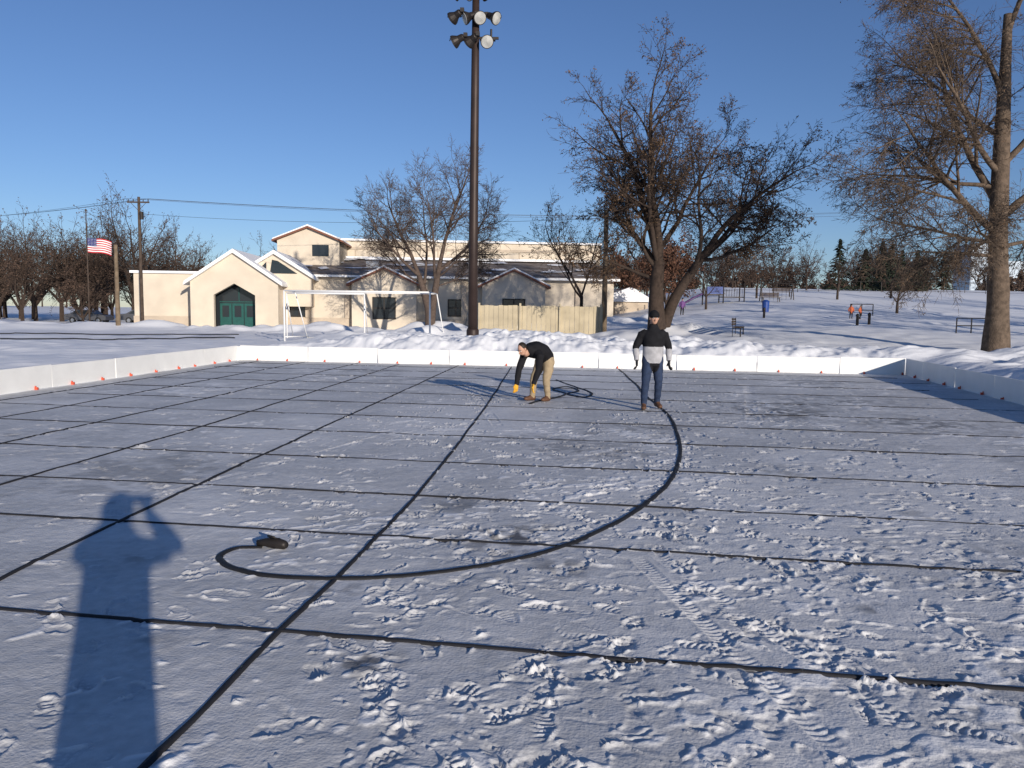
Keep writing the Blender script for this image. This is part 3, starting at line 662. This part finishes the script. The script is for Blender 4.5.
# ------------------------------------------------------------------ people
def hand(mb,w,d,palm_n,m,size=1.0,curl=.5,side=1):
    w=Vector(w); d=Vector(d).normalized(); n=Vector(palm_n); n=(n-d*n.dot(d)).normalized(); s_=d.cross(n)*side
    mb.tube([w-d*.02*size,w+d*.02*size,w+d*.06*size,w+d*.095*size],[(.03*size,.024*size),(.038*size,.022*size),(.046*size,.02*size),(.042*size,.015*size)],12,m,ref=s_,round_=.5)
    for k,(o,l) in enumerate(((-.033,.070),(-.011,.080),(.011,.075),(.033,.058))):
        p=w+d*.09*size+s_*o*size; dd=d.copy(); pts=[p-dd*.015]; rr=[.0115*size]
        for j in range(3):
            dd=(Matrix.Rotation(-curl*(.55+.1*k),3,s_)@dd if side>0 else Matrix.Rotation(curl*(.55+.1*k),3,s_)@dd)
            p=p+dd*l*size*(.45,.32,.25)[j]; pts.append(p); rr.append((.0115,.0105,.009)[j]*size)
        mb.tube(pts,rr,8,m,round_=.8)
    t1=(d*.6-s_*.7+n*.3).normalized(); p=w+d*.03*size-s_*.035*size
    mb.tube([w+d*.02*size-s_*.015*size,p,p+t1*.035*size,p+t1*.035*size+(d*.9-s_*.2+n*.4).normalized()*.03*size],[.018*size,.016*size,.013*size,.010*size],8,m,round_=.8)
def person(name,loc,rz,J,torso,side,cols,facedir,headc,hat,voxel=.013,hands=None,hmat='glove',headup=(0,0,1),scale=1.0,hatm='jacket'):
    e=empty(name,(loc[0],loc[1],0 if len(loc)<3 else loc[2]),rz); e.scale=(scale,)*3
    mb=MB(); mb.tube([p for p,_ in torso],[r_ for _,r_ in torso],24,0,ref=side,round_=.5)
    bones=[]
    for i in range(len(torso)-1): bones.append((Vector(torso[i][0]),Vector(torso[i+1][0]),cols['torso'][min(i,len(cols['torso'])-1)],sum(torso[i][1])/2))
    for key in ('armL','armR','legL','legR'):
        ch=J[key]; P_=[Vector(p) for p,_ in ch]; R_=[r_ for _,r_ in ch]
        PP=[];RR=[]
        for i in range(len(P_)-1):
            for k in range(4): t=k/4; PP.append(P_[i].lerp(P_[i+1],t)); RR.append(R_[i]*(1-t)+R_[i+1]*t+.005*math.sin((i*4+k)*2.1))
        PP.append(P_[-1]); RR.append(R_[-1]); mb.tube(PP,RR,14,0,round_=.6)
        for i in range(len(P_)-1): bones.append((P_[i],P_[i+1],cols[key[:3]][min(i,len(cols[key[:3]])-1)],(R_[i]+R_[i+1])/2))
    for a_,t_ in J['feet']:
        a_=Vector(a_);t_=Vector(t_); dd=(t_-a_); dd.z=0; dd.normalize()
        h_=a_-dd*.05; mb.tube([Vector((h_.x,h_.y,.05+a_.z-.09)),Vector((a_.x,a_.y,.06+a_.z-.09))+dd*.03,Vector((t_.x,t_.y,t_.z))-dd*.05,Vector(t_)],[(.045,.05),(.048,.06),(.052,.042),(.04,.032)],12,0,ref=(-dd.y,dd.x,0),round_=.7)
        bones.append((h_,t_,cols['foot'],.05))
    names=[]
    for bb in bones:
        if bb[2] not in names: names.append(bb[2])
    o=mb.build('body_tmp',names)
    md=o.modifiers.new('r','REMESH'); md.mode='VOXEL'; md.voxel_size=voxel
    sm=o.modifiers.new('s','SMOOTH'); sm.factor=.5; sm.iterations=5
    dg=bpy.context.evaluated_depsgraph_get(); me2=bpy.data.meshes.new_from_object(o.evaluated_get(dg))
    bpy.data.objects.remove(o)
    me2.materials.clear()
    for c in names: me2.materials.append(M[c])
    for p in me2.polygons:
        c=p.center; best=9;bi=0
        for a_,b_,cn,rr in bones:
            ab=b_-a_; t=max(0,min(1,(c-a_).dot(ab)/ab.length_squared)); d_=(a_+ab*t-c).length-rr
            if d_<best: best=d_;bi=names.index(cn)
        p.material_index=bi; p.use_smooth=True
    ob=bpy.data.objects.new('clothed_body',me2); scene.collection.objects.link(ob); ob.parent=e
    f=Vector(facedir).normalized(); up=Vector(headup); up=(up-f*up.dot(f)).normalized(); rt=f.cross(up)
    R=Matrix((rt,f,up)).transposed(); hc=Vector(headc)
    P=lambda x,y,z: hc+R@Vector((x,y,z))
    mh=MB()
    mh.ell(hc,(.076,.096,.118),0,20,14,R); mh.ell(P(0,.03,-.055),(.055,.06,.06),0,16,10,R)
    mh.tube([P(0,.085,.02),P(0,.108,-.012),P(0,.115,-.03),P(0,.098,-.038)],[.008,.012,.016,.012],8,0,round_=.5)
    for sx in (-1,1):
        mh.ell(P(sx*.03,.084,.008),(.013,.01,.009),1,8,6,R); mh.ell(P(sx*.03,.0935,.008),(.006,.003,.006),2,8,6,R)
        mh.tube([P(sx*.013,.092,.028),P(sx*.03,.093,.032),P(sx*.05,.08,.027)],[.004,.005,.003],6,2)
        mh.ell(P(sx*.078,.0,-.005),(.012,.022,.034),0,10,8,R)
    mh.tube([P(-.024,.087,-.062),P(0,.094,-.06),P(.024,.087,-.062)],[.004,.006,.004],6,0,round_=.5)
    mh.tube([P(0,-.03,-.06),P(0,-.03,-.17)],[.056,.06],14,0)
    mh.ell(P(0,-.02,.018),(.083,.092,.112),2,18,12,R)
    if hat:
        mh.ell(P(0,-.008,.045),(.09,.108,.098),3,18,12,R); mh.tube([P(0,-.005,.035),P(0,-.005,.07)],[(.094,.11),(.092,.108)],20,3,ref=rt)
    if hat=='hood': mh.ell(P(0,-.05,-.02),(.135,.12,.165),3,20,14,R)
    mh.build('head',['skin','white','hair',hatm],e,smooth=True)
    if hands:
        mm_=MB()
        for (w,d,n,sd,cu) in hands: hand(mm_,w,d,n,0,1.12,cu,sd)
        mm_.build('hands',[hmat],e,smooth=True)
    return e
def standing(armcol,torsocol,leg,arms):
    J=dict(armL=[((-.13,.01,1.40),.075),((-.205,.02,1.375),.080),(arms[0],.066),(arms[1],.050)],
       armR=[((.13,.01,1.40),.075),((.205,.02,1.375),.080),(arms[2],.066),(arms[3],.050)],
       legL=[((-.09,0,.93),.108),((-.115,-.06,.70),.097),((-.14,-.13,.50),.075),((-.155,-.11,.28),.066),((-.16,-.10,.10),.058)],
       legR=[((.09,0,.93),.108),((.10,.0,.70),.097),((.115,-.02,.50),.075),((.12,.06,.28),.066),((.125,.14,.12),.058)],
       feet=[((-.16,-.10,.09),(-.19,-.29,.045)),((.125,.14,.11),(.17,-.03,.045))])
    torso=[((0,0,.80),(.17,.13)),((0,0,.93),(.195,.145)),((0,-.005,1.08),(.19,.145)),((0,-.01,1.20),(.195,.15)),((0,-.005,1.32),(.20,.15)),((0,.0,1.41),(.17,.125)),((0,0,1.47),(.11,.10)),((0,0,1.52),(.085,.083)),((0,-.01,1.56),(.07,.07))]
    return J,torso,dict(torso=torsocol,arm=armcol,leg=leg,foot='boot')
AR=((-.31,.06,1.13),(-.30,-.05,.90),(.30,.05,1.13),(.285,-.07,.90))
J,torso,cols=standing(['jacket','jacket','grey'],['jacket','grey','grey','jacket','jacket','jacket','jacket','jacket'],['jean']*4,AR)
person('walking_man',(2.58,14.5),0,J,torso,(1,0,0),cols,(.1,-1,-.15),(0,-.03,1.675),'beanie',hands=[(AR[1],(.0,-.25,-1),(1,0,0),1,.6),(AR[3],(0,-.25,-1),(-1,0,0),-1,.6)],hmat='glove')
for (x,y,c,s_) in ((24.3,57,'orange',.58),(25.2,57.6,'orange',.55),(14.5,68,'purple',.8)):
    J,torso,cols=standing([c]*3,[c]*8,['jacket']*4,AR)
    person('distant_park_visitor',(x,y,tz(x,y)),rng.uniform(-1,1),J,torso,(1,0,0),cols,(.1,-1,0),(0,-.03,1.675),'hat',voxel=.03,hands=[(AR[1],(.0,-.25,-1),(1,0,0),1,.6),(AR[3],(0,-.25,-1),(-1,0,0),-1,.6)],scale=s_)
# bending man, hands working close to the ice
J=dict(armL=[((.02,-.33,.96),.078),((.06,-.40,.91),.080),((.03,-.50,.65),.064),((-.06,-.53,.39),.05)],
       armR=[((-.18,-.16,.97),.078),((-.24,-.15,.92),.080),((-.34,-.25,.64),.064),((-.38,-.34,.36),.05)],
       legL=[((.25,.06,.80),.12),((.24,-.0,.61),.10),((.20,-.07,.44),.078),((.22,-.02,.26),.066),((.24,.02,.10),.058)],
       legR=[((.10,.20,.80),.12),((.04,.14,.61),.10),((-.04,.07,.44),.078),((-.05,.10,.26),.066),((-.06,.14,.10),.058)],
       feet=[((.24,.02,.09),(.12,-.13,.045)),((-.06,.14,.09),(-.22,.03,.045))])
torso=[((.22,.16,.76),(.165,.14)),((.18,.12,.88),(.19,.155)),((.10,.01,.98),(.20,.165)),((-.01,-.11,1.02),(.215,.175)),((-.09,-.21,1.02),(.21,.155)),((-.15,-.29,1.03),(.12,.10)),((-.19,-.34,1.04),(.07,.07))]
cols=dict(torso=['khaki','jacket','jacket','jacket','jacket','jacket'],arm=['jacket','jacket','jacket'],leg=['khaki']*4,foot='boot')
person('bending_man',(.47,15.5),0,J,torso,(.7,-.7,0),cols,(-.6,-.6,-.62),(-.28,-.42,1.05),None,hands=[((-.06,-.53,.40),(-.2,-.05,-1),(-1,-.2,0),1,.5),((-.38,-.34,.37),(-.1,-.1,-1),(.6,-.8,0),-1,.5)],hmat='yglove',headup=(-.5,-.5,.7))
# photographer standing behind the phone (casts the long foreground shadow)
J=dict(armL=[((-.12,0,1.46),.085),((-.21,.0,1.44),.09),((-.33,.16,1.40),.075),((-.12,.27,1.62),.055)],
       armR=[((.12,0,1.46),.085),((.21,.0,1.44),.09),((.37,.12,1.44),.075),((.12,.27,1.62),.055)],
       legL=[((-.08,0,.93),.11),((-.09,0,.70),.10),((-.10,.0,.50),.085),((-.11,.0,.28),.08),((-.11,.0,.10),.07)],
       legR=[((.08,0,.93),.11),((.09,0,.70),.10),((.10,0,.50),.085),((.11,0,.28),.08),((.11,0,.10),.07)],
       feet=[((-.11,0,.09),(-.14,.19,.045)),((.11,0,.09),(.14,.19,.045))])
torso=[((0,0,.50),(.19,.16)),((0,0,.8),(.20,.165)),((0,.0,1.10),(.20,.16)),((0,.0,1.24),(.21,.16)),((0,.0,1.36),(.22,.155)),((0,.0,1.46),(.20,.13)),((0,0,1.54),(.14,.11)),((0,.01,1.60),(.10,.09))]
cols=dict(torso=['jacket'],arm=['jacket'],leg=['jean'],foot='boot')
ph=person('photographer',(.04,-.40),0,J,torso,(1,0,0),cols,(0,1,-.05),(0,.01,1.74),'hood',voxel=.02,hands=[((-.12,.27,1.62),(.25,.4,1),(.9,.1,0),1,.7),((.12,.27,1.62),(-.25,.4,1),(-.9,.1,0),-1,.7)],hmat='glove')
mb=MB(); mb.box(-.075,.075,.345,.353,1.70,1.775,0); mb.build('smartphone',['dark'],ph)
# ------------------------------------------------------------------ camera, light, sky
EL=math.radians(12.3); AZ=math.radians(154.3)
sdv=Vector((math.sin(AZ)*math.cos(EL),math.cos(AZ)*math.cos(EL),math.sin(EL)))
cam=bpy.data.cameras.new('camera'); cam.lens=27.77; cam.sensor_width=36; cam.clip_start=.02; cam.clip_end=4000
co_=bpy.data.objects.new('camera',cam); scene.collection.objects.link(co_)
co_.matrix_world=Matrix.Translation((0,0,1.75))@Matrix.Rotation(math.radians(90-5.21),4,'X')@Matrix.Rotation(math.radians(.716),4,'Z')
scene.camera=co_
sl=bpy.data.lights.new('sun','SUN'); sl.energy=5.0; sl.angle=math.radians(.53); sl.color=(1,.90,.78)
so=bpy.data.objects.new('sun',sl); scene.collection.objects.link(so); so.rotation_euler=sdv.to_track_quat('Z','Y').to_euler()
w=bpy.data.worlds.new('World'); scene.world=w; w.use_nodes=True; nt=w.node_tree
sk=nt.nodes.new('ShaderNodeTexSky'); sk.sky_type='NISHITA'; sk.sun_disc=False; sk.sun_elevation=EL; sk.sun_rotation=AZ; sk.air_density=1.0; sk.dust_density=.1; sk.ozone_density=3.0; sk.altitude=800
bg=nt.nodes['Background']; bg.inputs['Strength'].default_value=.10
tm=nt.nodes.new('ShaderNodeMix'); tm.data_type='RGBA'; tm.blend_type='MULTIPLY'; tm.inputs[0].default_value=1; tm.inputs[7].default_value=(.83,.88,1.10,1)
nt.links.new(sk.outputs['Color'],tm.inputs[6]); nt.links.new(tm.outputs[2],bg.inputs['Color'])
scene.view_settings.view_transform='Standard'; scene.view_settings.look='None'; scene.view_settings.exposure=0
print('verts',ny*nx)
